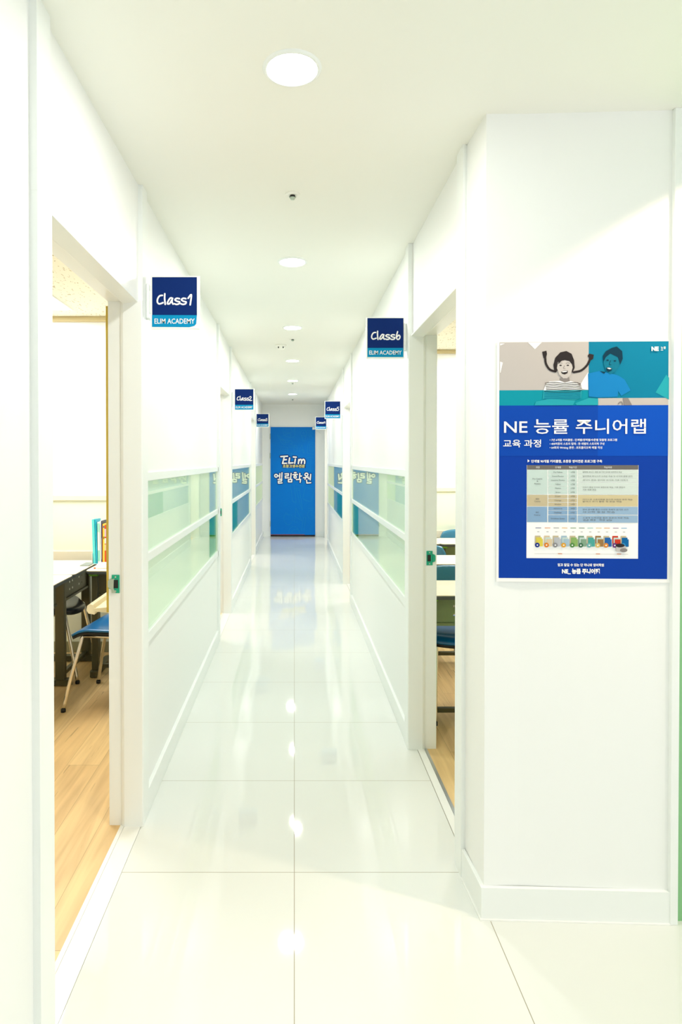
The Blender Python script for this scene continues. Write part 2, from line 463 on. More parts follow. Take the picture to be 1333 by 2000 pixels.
def door_frame(side, y0, y1, label, plate=True, near_x=None):
    ND[0] += 1
    s_ = 1 if side == 'R' else -1
    T, Wf, Rm = (RT, RW, RR) if side == 'R' else (LT, LW, LR)
    Tn = near_x if near_x else T
    root = bpy.data.objects.new('door_%d' % ND[0], None); C.objects.link(root); root.location = ((T+Rm)/2, (y0+y1)/2, 0); root.empty_display_size = .05
    struct(root, label)
    def put(mb, nm, mt):
        o = mb.build(nm, mt, root); o.location = -Vector(root.location); return o
    mid = T + s_*.073   # edge of the rebate
    for nm, ya, d, t in (('near_jamb', y0, 1, Tn), ('far_jamb', y1, -1, T)):
        # corridor half stands 12 mm into the opening, the classroom half is rebated for the leaf
        p = [(t, ya-d*PW), (Wf+s_*.004, ya-d*PW), (Wf+s_*.004, ya-d*.001), (Rm+s_*.006, ya-d*.001), (Rm+s_*.006, ya+d*.002),
             (mid+s_*.012, ya+d*.002), (mid+s_*.010, ya+d*.008), (mid, ya+d*.012), (t+s_*.004, ya+d*.012), (t, ya+d*.008)]
        j = MB(); j.prism([(x, y) for x, y in p], 0.0, HEAD); j.box(min(t, Wf+s_*.004), max(t, Wf+s_*.004), min(ya+d*.002, ya-d*PW), max(ya+d*.002, ya-d*PW), HEAD+.0002, ZC)
        if near_x and d == 1: j.box(t+.004, .60, ya-PW+.002, ya-.03, 0, ZC-.001)
        o = put(j, nm, M_TRIM)
        if nm == 'far_jamb' and plate:
            xs = mid + s_*.033
            strike(o, side, ya-.0025, xs, .93)
    h = MB()
    h.prism([(Wf, HEAD+.0005), (Wf, HEAD-.006), (mid, HEAD-.012), (mid+s_*.012, HEAD-.002), (Rm+s_*.006, HEAD-.002), (Rm+s_*.006, HEAD+.0005)], y0-.002, y1+.002, 'y')
    put(h, 'head', M_TRIM)
    st = MB()
    a0 = -.5875 if side == 'L' else .598
    a1 = -.652 if side == 'L' else .632
    st.box(min(a0+s_*.0012, a1), max(a0+s_*.0012, a1), y0-.04, y1+.03, -.04, .0010); put(st, 'stone_sill', M_STONE)
    a2 = -.668 if side == 'L' else .646
    st = MB(); st.box(min(a1+s_*.001, a2), max(a1+s_*.001, a2), y0-.04, y1+.03, -.04, .0015); put(st, 'metal_strip', M_ALU if side == 'R' else M_STONE)
    return root
door_frame('L', *L_DOORS[0], 'white door frame of the first room on the left, lock strike on its far jamb')
door_frame('L', *L_DOORS[1], 'white door frame of the second room on the left')
door_frame('L', *L_DOORS[2], 'white door frame of the third room on the left', plate=False)
door_frame('R', *R_DOORS[0], 'white door frame beside the poster wall, green strike on its far jamb', near_x=.560)
door_frame('R', *R_DOORS[1], 'white door frame of the second room on the right', plate=False)
door_frame('R', *R_DOORS[2], 'white door frame at the far right end of the corridor', plate=False)

# ------------------------------------------------------------------ baseboards
def base(name, segs):
    m = MB()
    for x0, x1, y0, y1 in segs:
        m.box(x0, x1, y0, y1, 0, .098, .003)
    return struct(m.build(name, M_TRIM))
base('baseboard_left', [(LW-.001, LT-.003, LOBBY_Y, L_DOORS[0][0]-PW)]+[(LW-.001, LT-.001, a, b) for a, b in L_WINS])
base('baseboard_right', [(RT+.001, RW+.001, a, b) for a, b in R_WINS])
m = MB(); m.prism([(.571, 1.861), (.583, 1.872), (.573, 2.05), (.562, 2.05)], 0, .098)
m.prism([(.571, 1.861), (1.134, 1.841), (1.134, 1.853), (.583, 1.8725)], 0, .098)
struct(m.build('baseboard_poster', M_TRIM))
m = MB(); m.prism([(.566, 1.856), (1.134, 1.836), (1.134, 1.842), (.571, 1.862), (.564, 2.05), (.558, 2.05)], 0, .004); struct(m.build('trim_sealant', M_STONE))
base('baseboard_end', [(LT, -.45, YE-.012, YE), (.40, RT, YE-.012, YE)])

# ------------------------------------------------------------------ interior window strips
NW = [0]
def window(side, y0, y1, dark=None):
    NW[0] += 1
    s_ = 1 if side == 'R' else -1
    T, Wf, Rm = (RT, RW, RR) if side == 'R' else (LT, LW, LR)
    root = bpy.data.objects.new('window_%d' % NW[0], None); C.objects.link(root); root.location = (Wf, (y0+y1)/2, SILL0); root.empty_display_size = .05
    struct(root)
    def put(mb, nm, mt):
        o = mb.build(nm, mt, root); o.location = -Vector(root.location); return o
    xa, xb = sorted((T+s_*.006, Wf+s_*.030))
    fr = MB()
    for z0, z1 in ((SILL0, .714), (.998, 1.033), (1.321, SILL1)): fr.box(xa, xb, y0, y1, z0, z1, .002)
    for a, b in ((y0, y0+.018), (y1-.018, y1)): fr.box(xa, xb, a, b, SILL0+.001, SILL1-.001, .002)
    put(fr, 'frame', M_TRIM)
    g0, g1 = sorted((Wf-s_*.004, Wf+s_*.001))
    for nm, z0, z1 in (('lower_pane', .710, 1.002), ('upper_pane', 1.029, 1.325)):
        g = MB(); g.box(g0, g1, y0+.014, y1-.014, z0, z1); put(g, nm, M_GLASS)
    b0, b1 = sorted((Wf+s_*.008, Wf+s_*.014))
    bk = MB(); bk.box(b0, b1, y0+.002, y1-.002, SILL0+.004, SILL1-.004); put(bk, 'white_film_back', M_FILM)
    if dark:
        d0, d1 = sorted((Wf+s_*.0045, Wf+s_*.0085))
        d = MB(); d.box(d0, d1, dark[0], dark[1], .71, 1.002); put(d, 'dim_room_strip', M_DIMROOM)  # added strip standing for the dim room behind the bare pane
    return root
window('L', *L_WINS[0], dark=(4.36, 4.70))
window('L', *L_WINS[1], dark=(5.74, 6.50))
window('L', *L_WINS[2])
window('R', *R_WINS[0], dark=(5.50, 5.97))
window('R', *R_WINS[1], dark=(7.08, 8.20))

# ------------------------------------------------------------------ ceiling lights
def downlight(x, y, label, warm=False):
    t = thing('ceiling_downlight', label, 'ceiling light', (x, y, ZC), 0, 'recessed downlights along the corridor ceiling')
    r = MB(); r.lathe([(.0660, .003), (.0665, -.004), (.0690, -.0065), (.0735, -.0055), (.0785, -.002), (.0795, .001)], seg=48); r.build('trim_ring', M_TRIM, t)
    d = MB(); d.lathe([(0, -.0030), (.0655, -.0030), (.0655, -.0012), (0, -.0012)], seg=48, smooth=False); d.build('diffuser', M_LED, t)
    ld = bpy.data.lights.new('downlight_lamp', 'AREA'); ld.shape = 'DISK'; ld.size = .12; ld.energy = P_DOWN; ld.color = (1, 1, .97)
    lo = bpy.data.objects.new('downlight_lamp', ld); C.objects.link(lo); lo.parent = t; lo.location = (0, 0, -.009)
    return t
ORD = ['nearest the camera', 'second from the camera, behind the first sprinkler', 'third from the camera, just before the smoke detector',
       'fourth from the camera, just past the smoke detector', 'fifth from the camera, second from the blue door', 'closest to the blue door']
for k in range(6):
    downlight(-.006-.004*k, 1.656+1.5945*k, 'round white recessed ceiling downlight, '+ORD[k])
# warm downlight over the right hand side of the lobby, outside the frame
ws = bpy.data.lights.new('warm_spot', 'SPOT'); ws.energy = P_WARM; ws.spot_size = math.radians(114); ws.spot_blend = .22; ws.shadow_soft_size = .035; ws.color = (1, .78, .54)
wo = bpy.data.objects.new('warm_spot', ws); C.objects.link(wo); wo.location = (1.34, 1.56, ZC-.01)
t = thing('warm_downlight', 'warm recessed downlight over the poster wall corner', 'ceiling light', (1.34, 1.56, ZC))
r = MB(); r.lathe([(.040, .002), (.042, -.005), (.052, -.004), (.055, .001)], seg=32); r.build('trim_ring', M_TRIM, t)
wo.parent = t; wo.location = (0, 0, -.012)

def sprinkler(x, y, label):
    t = thing('sprinkler_head', label, 'sprinkler', (x, y, ZC), 0, 'sprinkler heads on the corridor ceiling')
    e = MB(); e.lathe([(0, .001), (.030, .001), (.029, -.003), (.018, -.005), (.011, -.004)], seg=28); e.build('escutcheon', M_CEIL, t)
    b = MB(); b.lathe([(0, -.003), (.009, -.004), (.009, -.009), (.007, -.012), (0, -.012)], seg=16); b.build('valve_body', M_RUBBER, t)
    d = MB(); d.lathe([(0, -.011), (.010, -.011), (.011, -.014), (.008, -.020), (0, -.021)], seg=20)
    for s_ in (-1, 1): d.tube([(s_*.008, 0, -.006), (s_*.013, 0, -.010), (s_*.010, 0, -.014)], .0016, 6)
    d.build('deflector', M_PLATE, t)
sprinkler(-.007, 2.435, 'small sprinkler head between the first and second downlights')
sprinkler(-.014, 5.30, 'small sprinkler head just past the third downlight, beside the smoke detector')
sprinkler(-.022, 8.28, 'small sprinkler head just past the fifth downlight')
sprinkler(-.028, 10.45, 'small sprinkler head just past the last downlight, near the blue door')
t = thing('smoke_detector', 'round white smoke detector with dark slots on the corridor ceiling', 'smoke detector', (-.122, 5.58, ZC))
d = MB(); d.lathe([(0, .001), (.050, .001), (.050, -.010), (.044, -.014), (.034, -.016), (.032, -.034), (.022, -.044), (0, -.046)], seg=32); d.build('housing', M_CEIL, t)
for a in (-PI*.72, -PI*.28, PI*.25, PI*.75):
    s_ = MB(); s_.box(-.005, .005, -.0352, -.031, -.032, -.018); s_.build('sensor_slot', M_BLACK, t, (0, 0, 0), a+PI/2)

def light_panel(x0, x1, y0, y1, label, dim=1.0):
    t = thing('ceiling_light_panel', label, 'ceiling light', ((x0+x1)/2, (y0+y1)/2, ZC), 0, 'recessed fluorescent panels in the classrooms')
    a, b = (x1-x0)/2, (y1-y0)/2
    fr = MB()
    for q in ((-a, a, -b, -b+.03), (-a, a, b-.03, b), (-a, -a+.03, -b+.03, b-.03), (a-.03, a, -b+.03, b-.03)): fr.box(*q, -.010, -.0005, .002)
    fr.build('frame', M_TRIM, t)
    d = MB(); d.box(-a+.03, a-.03, -b+.03, b-.03, -.006, -.0008); d.build('diffuser', M_PANELLED, t)
    ld = bpy.data.lights.new('panel_lamp', 'AREA'); ld.shape = 'RECTANGLE'; ld.size = 2*a-.06; ld.size_y = 2*b-.06; ld.energy = P_CLASS*dim; ld.color = (1, 1, .97)
    lo = bpy.data.objects.new('panel_lamp', ld); C.objects.link(lo); lo.parent = t; lo.location = (0, 0, -.014)
light_panel(-2.13, -1.53, 3.04, 4.26, 'white fluorescent ceiling panel seen through the first left doorway')
light_panel(1.44, 2.04, 4.20, 5.42, 'white fluorescent ceiling panel seen through the doorway beside the poster wall')
light_panel(-1.9, -1.3, 5.0, 6.2, 'white fluorescent ceiling panel in the second left room', .4)
light_panel(-1.9, -1.3, 8.5, 9.7, 'white fluorescent ceiling panel in the third left room', .4)
light_panel(1.3, 1.9, 6.2, 7.4, 'white fluorescent ceiling panel in the second right room', .4)
light_panel(1.3, 1.9, 9.6, 10.8, 'white fluorescent ceiling panel in the last right room', .4)

# ------------------------------------------------------------------ class signs
M_NAVYP = ink('navy_sign_print', (0, 44, 118))
M_CYANP = ink('cyan_sign_print', (0, 158, 214))
M_INKW = mat('white_print', (.86, .86, .86), .5, spec=.2, lin=True)
M_ACRYL = mat('white_acrylic', (.84, .86, .82), .15, lin=True)
GL = {'C': [[(398,592),(350,600),(314,650),(306,710),(332,746),(370,742),(408,726)]], 'l': [[(442,562),(439,650),(450,757)]],
      'a': [[(586,648),(545,640),(502,700),(492,745),(532,740),(577,668),(572,705),(592,752)]],
      's': [[(708,652),(660,645),(628,672),(665,700),(712,712),(702,745),(655,757),(618,745)]],
      '1': [[(868,645),(926,580),(906,765)]], '2': [[(850,622),(880,583),(925,590),(925,640),(858,758),(962,754)]],
      '3': [[(852,606),(900,575),(936,605),(888,660),(940,700),(912,757),(848,748)]], '4': [[(892,585),(858,668),(945,664)], [(938,600),(930,750)]],
      '5': [[(952,565),(872,570)], [(872,570),(868,640),(930,640),(948,700),(905,757),(848,745)]],
      '6': [[(895,572),(868,690),(888,752),(932,745),(950,690),(922,655),(882,695)]]}
SIGN_FACE = {}
def class_sign(n, side, x0, x1, y, z0, z1, label):
    """x0..x1, z0..z1: the printed face"""
    t = thing('class_sign', label, 'sign', ((x0+x1)/2, y, z0), 0, 'blue class signs on brackets along the corridor')
    w, h = x1-x0, z1-z0; a = w/2
    b = MB(); b.box(-a-.006, a+.012 if side == 'L' else a+.006, .0, .012, -.008, h+.005, .0015); b.build('backing_panel', M_ACRYL, t)
    p = Print()
    p.poly([(-a, h*.235), (a, h*.235), (a, h), (-a, h)], M_NAVYP, 2)
    if n == 1: p.poly([(-a-.001, 0), (a-.030, -.001), (a-.010, .004), (a-.003, .012), (a, h*.235), (-a-.001, h*.24)], M_CYANP, 2)
    else: p.rect(-a, a, 0, h*.235, M_CYANP, 2)
    sc = w/817.0
    for ch, dx in (('C', 0), ('l', 0), ('a', 0), ('s', 0), ('s', 118), (str(n), 0)):
        for st in GL[ch]:
            p.stroke([((x+dx-211)*sc-a, h-(yy-255)*h/915.0) for x, yy in st], 30*sc, M_INKW, 4)
    p.text('ELIM ACADEMY', 0, h*.065, h*.145, M_INKW, 4, 'CENTER', bold=.0003*h/.19, fit=w*.90)
    p.build('printed_face', t)
    s_ = -1 if side == 'L' else 1
    tx = (LT if side == 'L' else (RT if n != 6 else RT))-t.location.x
    ex = s_*(a+.006)
    k = MB()
    lo, hi = sorted((ex-s_*.004, tx)); k.box(lo, hi, .001, .016, h*.28, h*.73, .002)
    lo, hi = sorted((tx-s_*.012, tx+s_*.0)); k.box(lo, hi, -.012, .030, h*.16, h*.86, .004)
    k.build('bracket', M_TRIM, t)
    return t
class_sign(1, 'L', -.556, -.381, 2.41, 1.925, 2.119, 'blue sign reading Class1 on the left post')
class_sign(2, 'L', -.552, -.381, 5.72, 1.879, 2.068, 'blue sign reading Class2 on the left side')
class_sign(3, 'L', -.567, -.389, 9.25, 1.920, 2.108, 'blue sign reading Class3 at the far left')
class_sign(4, 'R', .358, .532, 10.25, 1.937, 2.132, 'blue sign reading Class4 at the far right, partly behind Class5')
class_sign(5, 'R', .353, .525, 7.03, 1.890, 2.082, 'blue sign reading Class5 on the right side')
class_sign(6, 'R', .360, .537, 3.03, 1.912, 2.103, 'blue sign reading Class6 on the right post near the poster')

# ------------------------------------------------------------------ the blue end door
M_DBLUE = ink('blue_door_print', (0, 132, 236))
M_DOODLE = ink('light_blue_line_print', (36, 160, 226))
M_DNAVY = ink('navy_outline_print', (0, 44, 130))
M_YEL = ink('pale_yellow_print', (250, 240, 150))
root = bpy.data.objects.new('door_7', None); C.objects.link(root); root.location = (-.026, YE-.02, 0); root.empty_display_size = .1
struct(root, 'blue printed door with white Elim lettering at the end of the corridor')
DX0, DX1, DZ0, DZ1 = -.413, .413, .034, 2.030
b = MB(); b.box(DX0, DX1, -.018, .012, DZ0, DZ1, .002); b.build('door_leaf', M_DBLUE, root)
b = MB(); b.box(DX0, DX1, -.012, .012, .006, DZ0-.004); b.build('bottom_seal', M_RUBBER, root)
b = MB(); b.box(DX0, DX0+.63, -.0205, -.0185, DZ0+.002, DZ0+.010); b.build('red_bottom_strip', mat('red_brown_strip', (170, 70, 50), .5), root)
b = MB(); b.box(DX0-.010, DX0, -.006, .018, 0, DZ1+.010); b.box(DX1, DX1+.008, -.006, .018, 0, DZ1+.010); b.box(DX0-.010, DX1+.008, -.006, .018, DZ1, DZ1+.010); b.build('door_frame', M_TRIM, root)
for z in (1.86, 1.50, .24):
    b = MB(); b.tube([(DX0-.006, -.020, z-.05), (DX0-.006, -.020, z+.05)], .008, 12); b.build('hinge', M_PLATE, root)
b = MB(); b.box(DX1-.055, DX1-.005, -.045, -.018, DZ1-.050, DZ1-.004, .006); b.tube([(DX1-.02, -.04, DZ1-.030), (DX1+.05, -.03, DZ1-.085), (DX1+.09, -.02, DZ1-.115)], .004, 8); b.build('door_closer', M_TRIM, root)
def dd(x, y): return (DX0+(x-203)*(DX1-DX0)/594.0, DZ1-(y-372)*(DZ1-DZ0)/1458.0)
p = Print()
def dl(pts, smooth=True): p.stroke([dd(*q) for q in pts], .0032, M_DOODLE, 1, smooth, 0)
def circ(cx, cy_, rx, ry, n=14): dl([(cx+rx*math.cos(2*PI*i/n), cy_+ry*math.sin(2*PI*i/n)) for i in range(n+1)], False)
dl([(375,380),(372,430),(380,480),(440,505),(480,512),(522,500),(528,440),(525,380)]); dl([(385,395),(430,405),(470,400)]); dl([(385,440),(450,450),(520,430)]); dl([(390,470),(470,462),(470,505)]); dl([(475,380),(480,425),(520,415),(520,380)], False)
circ(642, 455, 42, 42); dl([(612,490),(632,535),(640,560),(658,560),(664,535),(676,488)]); dl([(630,460),(645,440),(650,490)])
for a in ((585,405,598,418),(618,388,622,404),(668,388,662,404),(700,410,688,420)): dl([(a[0],a[1]),(a[2],a[3])], False)
dl([(715,410),(785,480),(790,440),(740,400)], False); dl([(720,430),(718,490),(735,500),(735,440)]); dl([(735,470),(760,515),(790,520)])
dl([(290,480),(395,590),(410,575),(310,485),(290,480)], False); dl([(300,505),(365,600),(400,605)]); dl([(330,545),(435,555),(430,580),(400,575)])
dl([(445,560),(480,560),(490,590),(465,600),(498,615),(485,645),(450,640)]); dl([(520,610),(510,650),(520,700),(550,700),(555,640),(530,615),(520,640),(545,655)]); dl([(580,700),(620,610),(650,720),(635,720),(625,670),(600,700),(580,700)], False)
dl([(705,570),(690,720),(780,745),(790,590),(705,570)], False); dl([(725,600),(718,690),(770,700),(775,610),(725,600)], False); dl([(735,640),(770,645)], False)
dl([(345,635),(315,775)], False); dl([(345,635),(435,650),(420,770)], False); dl([(350,670),(415,675)], False); dl([(345,700),(410,705)], False)
dl([(465,725),(600,765),(500,775),(465,725)], False); dl([(690,790),(750,780),(790,800)], False); dl([(740,800),(730,960),(785,970)], False)
dl([(415,960),(470,930),(560,950),(590,980)]); dl([(520,1140),(640,1170),(645,1110)], False)
dl([(465,1150),(500,1380),(525,1400),(545,1390),(515,1150)], False); dl([(500,1380),(545,1385)], False)
dl([(540,1200),(605,1440),(630,1490),(620,1430),(585,1200),(540,1200)], False); dl([(560,1230),(590,1225)], False)
dl([(665,1190),(630,1340),(740,1380),(785,1230)], False); dl([(680,1190),(780,1210)], False); dl([(640,1355),(720,1385)], False)
dl([(440,1560),(400,1550),(380,1590),(390,1650),(430,1690),(470,1680),(495,1620),(480,1560),(440,1560)]); dl([(440,1560),(425,1540),(400,1530)])
dl([(540,1465),(520,1660),(565,1655)], False); dl([(540,1465),(620,1640),(525,1580)], False); circ(745, 1555, 50, 62); dl([(745,1520),(745,1555),(775,1580)], False)
dl([(640,1590),(615,1780)], False); dl([(672,1590),(650,1780)], False); dl([(640,1590),(672,1590)], False)
dl([(445,1810),(455,1750),(510,1715),(565,1745),(590,1810)]); dl([(480,1800),(510,1760),(570,1755)]); dl([(730,1800),(735,1740),(790,1700)]); dl([(700,1470),(780,1470)], False); dl([(705,1440),(720,1430)], False)
p.build('line_drawings', root, (0, -.0182, 0))
p = Print()
ELIM = [[(340,771),(428,766)],[(385,772),(363,862)],[(378,815),(414,812)],[(362,863),(416,861)],[(456,790),(445,860),(500,855)],[(506,776),(544,779)],[(532,806),(524,862)],[(578,812),(573,865)],[(578,832),(600,808),(616,826),(611,862)],[(616,830),(640,808),(656,828),(654,865)]]
HAN = [[(355,990),(350,1068)],[(326,1002),(323,1060)],[(300,1032),(324,1032)],[(302,1080),(352,1077),(348,1101),(306,1105),(308,1130),(356,1126)],
       [(395,1005),(441,1003),(438,1029),(398,1032),(398,1060),(446,1056)],[(476,998),(470,1066)],[(440,1081),(487,1079),(483,1112),(440,1112),(440,1081)],
       [(520,988),(543,987)],[(500,1015),(560,1012)],[(592,998),(588,1066)],[(590,1035),(616,1033)],[(546,1081),(602,1078),(596,1118)],
       [(640,1057),(708,1049)],[(668,1055),(660,1078)],[(706,1070),(728,1069)],[(737,1010),(730,1086)],[(682,1088),(686,1128),(738,1124)]]
def hcirc(cx, cy_, r): return [(cx+r*math.cos(2*PI*i/12), cy_+r*math.sin(2*PI*i/12)) for i in range(13)]
SH = {3, 14}
for w, mt, ly in ((.060, M_DNAVY, 2), (.028, M_INKW, 4)):
    for st in ELIM: p.stroke([dd(*q) for q in st], w, mt, ly, len(st) > 3 or st[0] == (578,832), 10)
for w, mt, ly in ((.050, M_DNAVY, 2), (.024, M_INKW, 4)):
    for st in HAN: p.stroke([dd(*q) for q in st], w, mt, ly, False, 10)
    for cc in ((276,1030,19),(530,1046,16),(680,1014,20)): p.stroke([dd(*q) for q in hcirc(*cc)], w, mt, ly, False, 10)
u0, v0 = dd(512, 917); wd = dd(660, 0)[0]-dd(364, 0)[0]
p.text('초중고영수전문', u0, v0, .062, M_DNAVY, 2, 'CENTER', bold=.009, fit=wd+.025)
p.text('초중고영수전문', u0, v0, .062, M_YEL, 5, 'CENTER', bold=.0022, fit=wd)
p.build('logo_lettering', root, (0, -.0184, 0))

# ------------------------------------------------------------------ the poster
ANG = math.atan2(1.852-1.872, 1.136-.582)
def wall_y(x): return 1.872+(x-.582)*(1.852-1.872)/(1.136-.582)
t = thing('wall_poster_sheet', 'blue education poster with two laughing children and a course table, stuck on the white wall', 'poster', (.616, wall_y(.616)-.0015, 1.033), ANG)
t.name = 'poster'
PXW, PXH = .503, .7165       # printed area
def pu(px, py):             # poster print coordinates
    return ((px-977.5)*PXW/321.5+.007, .7165-(py-664.0)*PXH/463.0+.011)
b = MB(); b.box(0, .518, -.0002, .0008, 0, .7305); b.build('paper_sheet', mat('poster_paper', (.86, .86, .84), .35, lin=True), t)
pB = ink('poster_blue', (0, 76, 190)); pB2 = ink('poster_deep_blue', (0, 66, 180)); pB3 = ink('poster_bright_blue', (0, 86, 208))
pT = ink('poster_teal', (0, 160, 182)); pT2 = ink('poster_sea_blue', (0, 136, 176)); pG = ink('poster_warm_grey', (206, 200, 198))
pW = M_INKW; pK = ink('poster_dark_grey', (52, 46, 48)); pS = ink('poster_skin_grey', (214, 208, 206)); pS2 = ink('poster_mid_grey', (150, 144, 144))
pTd = ink('poster_dark_teal', (4, 60, 84)); pTf = ink('poster_teal_face', (10, 128, 160)); pSh = ink('poster_shirt_blue', (20, 140, 214)); pTl = ink('poster_light_teal', (40, 176, 194))
def prect(P_, x0, y0, x1, y1, m_, ly): a, b_ = pu(x0, y0); c_, d_ = pu(x1, y1); P_.rect(a, c_, d_, b_, m_, ly)
def ppoly(P_, pts, m_, ly): P_.poly([pu(*q) for q in pts], m_, ly)
SX, SY = PXW/321.5, PXH/463.0
def pell(P_, cx, cy_, rx, ry, m_, ly, rot=0): u, v = pu(cx, cy_); P_.ell(u, v, rx*SX, ry*SY, m_, ly, 28, rot)
def pst(P_, pts, w, m_, ly, sm=True): P_.stroke([pu(*q) for q in pts], w*SX, m_, ly, sm, 6)
# blue ground
p = Print()
prect(p, 977.5, 788, 1299, 1127, pB2, 1); prect(p, 977.5, 788, 1166, 887, pB, 2); prect(p, 1166, 788, 1299, 887, pB3, 2)
p.build('blue_print', t)
# photo strip
q = Print()
def cz(x, y): return (950+x/3.480, 640+y/3.480)     # coordinates read off an enlargement of the poster top
def zz(pts): return [cz(*a) for a in pts]
prect(q, 977.5, 664, 1148, 759, pG, 1); prect(q, 977.5, 758, 1166, 788, pT, 1); prect(q, 1148, 664, 1299, 774, pT2, 1); prect(q, 1166, 774, 1299, 788, pG, 1)
ppoly(q, zz([(285,86),(378,86),(332,132)]), pW, 2); ppoly(q, zz([(100,92),(132,92),(100,106)]), pW, 2); ppoly(q, zz([(100,215),(118,222),(104,290),(100,292)]), pW, 2)
ppoly(q, zz([(1200,310),(1218,330),(1218,478),(1130,430)]), pTl, 2)
ppoly(q, zz([(686,290),(686,410),(620,400),(660,330)]), pW, 2)
# girl
pst(q, zz([(470,285),(430,270),(405,230),(400,190),(395,160)]), 4.2, pK, 3); ppoly(q, zz([(385,175),(380,150),(408,143),(412,165),(405,195),(390,195)]), pK, 3)
pst(q, zz([(590,290),(640,278),(680,240),(700,195)]), 4.2, pK, 3); ppoly(q, zz([(682,180),(690,165),(722,172),(718,200),(700,212)]), pK, 3)
ppoly(q, zz([(462,290),(455,240),(468,190),(500,155),(540,146),(575,165),(592,210),(596,260),(580,296),(560,250),(500,220),(480,280)]), pK, 3)
ppoly(q, zz([(478,262),(484,222),(510,196),(545,192),(572,214),(582,258),(570,305),(545,332),(520,332),(492,306)]), pS, 4)
ppoly(q, zz([(500,325),(560,325),(565,365),(500,365)]), pS2, 3)
ppoly(q, zz([(484,235),(492,200),(530,180),(565,195),(580,240),(560,215),(530,208),(510,212)]), pK, 5)
ppoly(q, zz([(505,288),(528,278),(550,280),(548,296),(530,305),(512,300)]), pK, 5); ppoly(q, zz([(510,287),(528,281),(546,283),(542,288),(514,291)]), pW, 6)
for ex in (502, 550): pell(q, *cz(ex, 243), 2.3, 1.2, pK, 5); pst(q, zz([(ex-12,230),(ex,226),(ex+11,230)]), .9, pS2, 5)
pst(q, zz([(527,245),(522,263),(533,266)]), .8, pS2, 5)
ppoly(q, zz([(405,370),(430,352),(500,348),(530,360),(570,350),(610,362),(640,395),(645,412),(390,412)]), pW, 4)
for k in range(5): pst(q, zz([(400+2*k,364+11*k),(460,358+12*k),(530,366+11*k),(600,360+12*k),(636+2*k,372+10*k)]), 1.2, pK, 5)
ppoly(q, zz([(388,412),(645,412),(640,465),(600,478),(430,474),(384,470)]), pTl, 3)
for k in range(5): pst(q, zz([(395,420+12*k),(470,424+11*k),(560,424+11*k),(635,420+11*k)]), 1.2, pTd if k == 0 else pT2, 5)
ppoly(q, zz([(340,488),(430,470),(600,482),(585,514),(330,514)]), pTl, 4); ppoly(q, zz([(600,500),(690,465),(752,470),(752,514),(610,514)]), pTl, 4)
# boy
ppoly(q, zz([(684,300),(760,282),(880,312),(925,340),(966,415),(905,452),(884,420),(880,458),(750,462),(690,455)]), pSh, 3)
ppoly(q, zz([(786,220),(782,180),(800,150),(838,128),(872,118),(908,150),(912,200),(896,240),(880,190),(830,165),(800,190)]), pTd, 5)
ppoly(q, zz([(790,190),(815,162),(862,170),(890,205),(890,250),(862,290),(830,306),(800,280),(786,232)]), pTf, 4)
ppoly(q, zz([(802,262),(822,258),(842,268),(838,282),(818,290),(806,280)]), pTd, 6); ppoly(q, zz([(806,263),(822,261),(838,269),(822,272)]), pW, 7)
pell(q, *cz(812, 210), 2.2, 1.2, pTd, 6); pell(q, *cz(860, 215), 2.2, 1.2, pTd, 6); pst(q, zz([(832,212),(824,238),(836,242)]), .8, pTd, 6)
ppoly(q, zz([(760,284),(800,290),(790,302)]), pTd, 5)
ppoly(q, zz([(915,466),(950,466),(976,515),(925,515)]), pS2, 3); pst(q, zz([(885,505),(905,492),(915,510)]), 2, pS2, 3)
q.text('NE', *pu(1266, 682.5), .0165, pW, 6, bold=.0009); q.text('능률', *pu(1283.5, 679), .0085, pW, 6); prect(q, 1283.5, 681, 1288, 682, pW, 6)
q.build('printed_photo', t)
# lettering
r = Print()
def nextpart(nm):
    global r
    r.build(nm, t); r = Print()
def ptx(s_, px, py, size, m_=pW, bold=0, fit=None, al='LEFT', ly=5): r.text(s_, *pu(px, py), size, m_, ly, al, bold=bold, fit=None if fit is None else fit*SX)
ptx('NE 능률 주니어랩', 986.5, 841, .0490, fit=270, bold=.0004); nextpart('title'); ptx('교육 과정', 985, 868.5, .0255, fit=72.5, bold=.0003); nextpart('subtitle')
for py, s_, w in ((857.5, '• 7년 6개월 커리큘럼 : 단계별/영역별/수준별 맞춤형 프로그램', 128), (865, '• 400여종의 스토리 탑재 : 한 레벨의 스토리북 구성', 104), (872.5, '• 64회의 Writing 훈련 : 포트폴리오북 매월 작성', 100)):
    ptx(s_, 1074, py, .0082, fit=w, bold=.0001)
nextpart('bullet_list')
ppoly(r, [(1032, 893.5), (1036, 896.5), (1032, 899.5)], pW, 5)
ptx('단계별 90개월 커리큘럼, 초중등 영어전문 프로그램 구축', 1039, 899.5, .0095, fit=135, bold=.0002); nextpart('table_heading')
ptx('믿고 맡길 수 있는 단 하나의 영어학원', 1134.5, 1102.5, .0095, fit=88, al='CENTER', bold=.0003); nextpart('slogan'); ptx('NE_ 능률 주니어랩', 1134.5, 1116.5, .0165, fit=72, al='CENTER', bold=.0009)
r.build('publisher_mark', t)
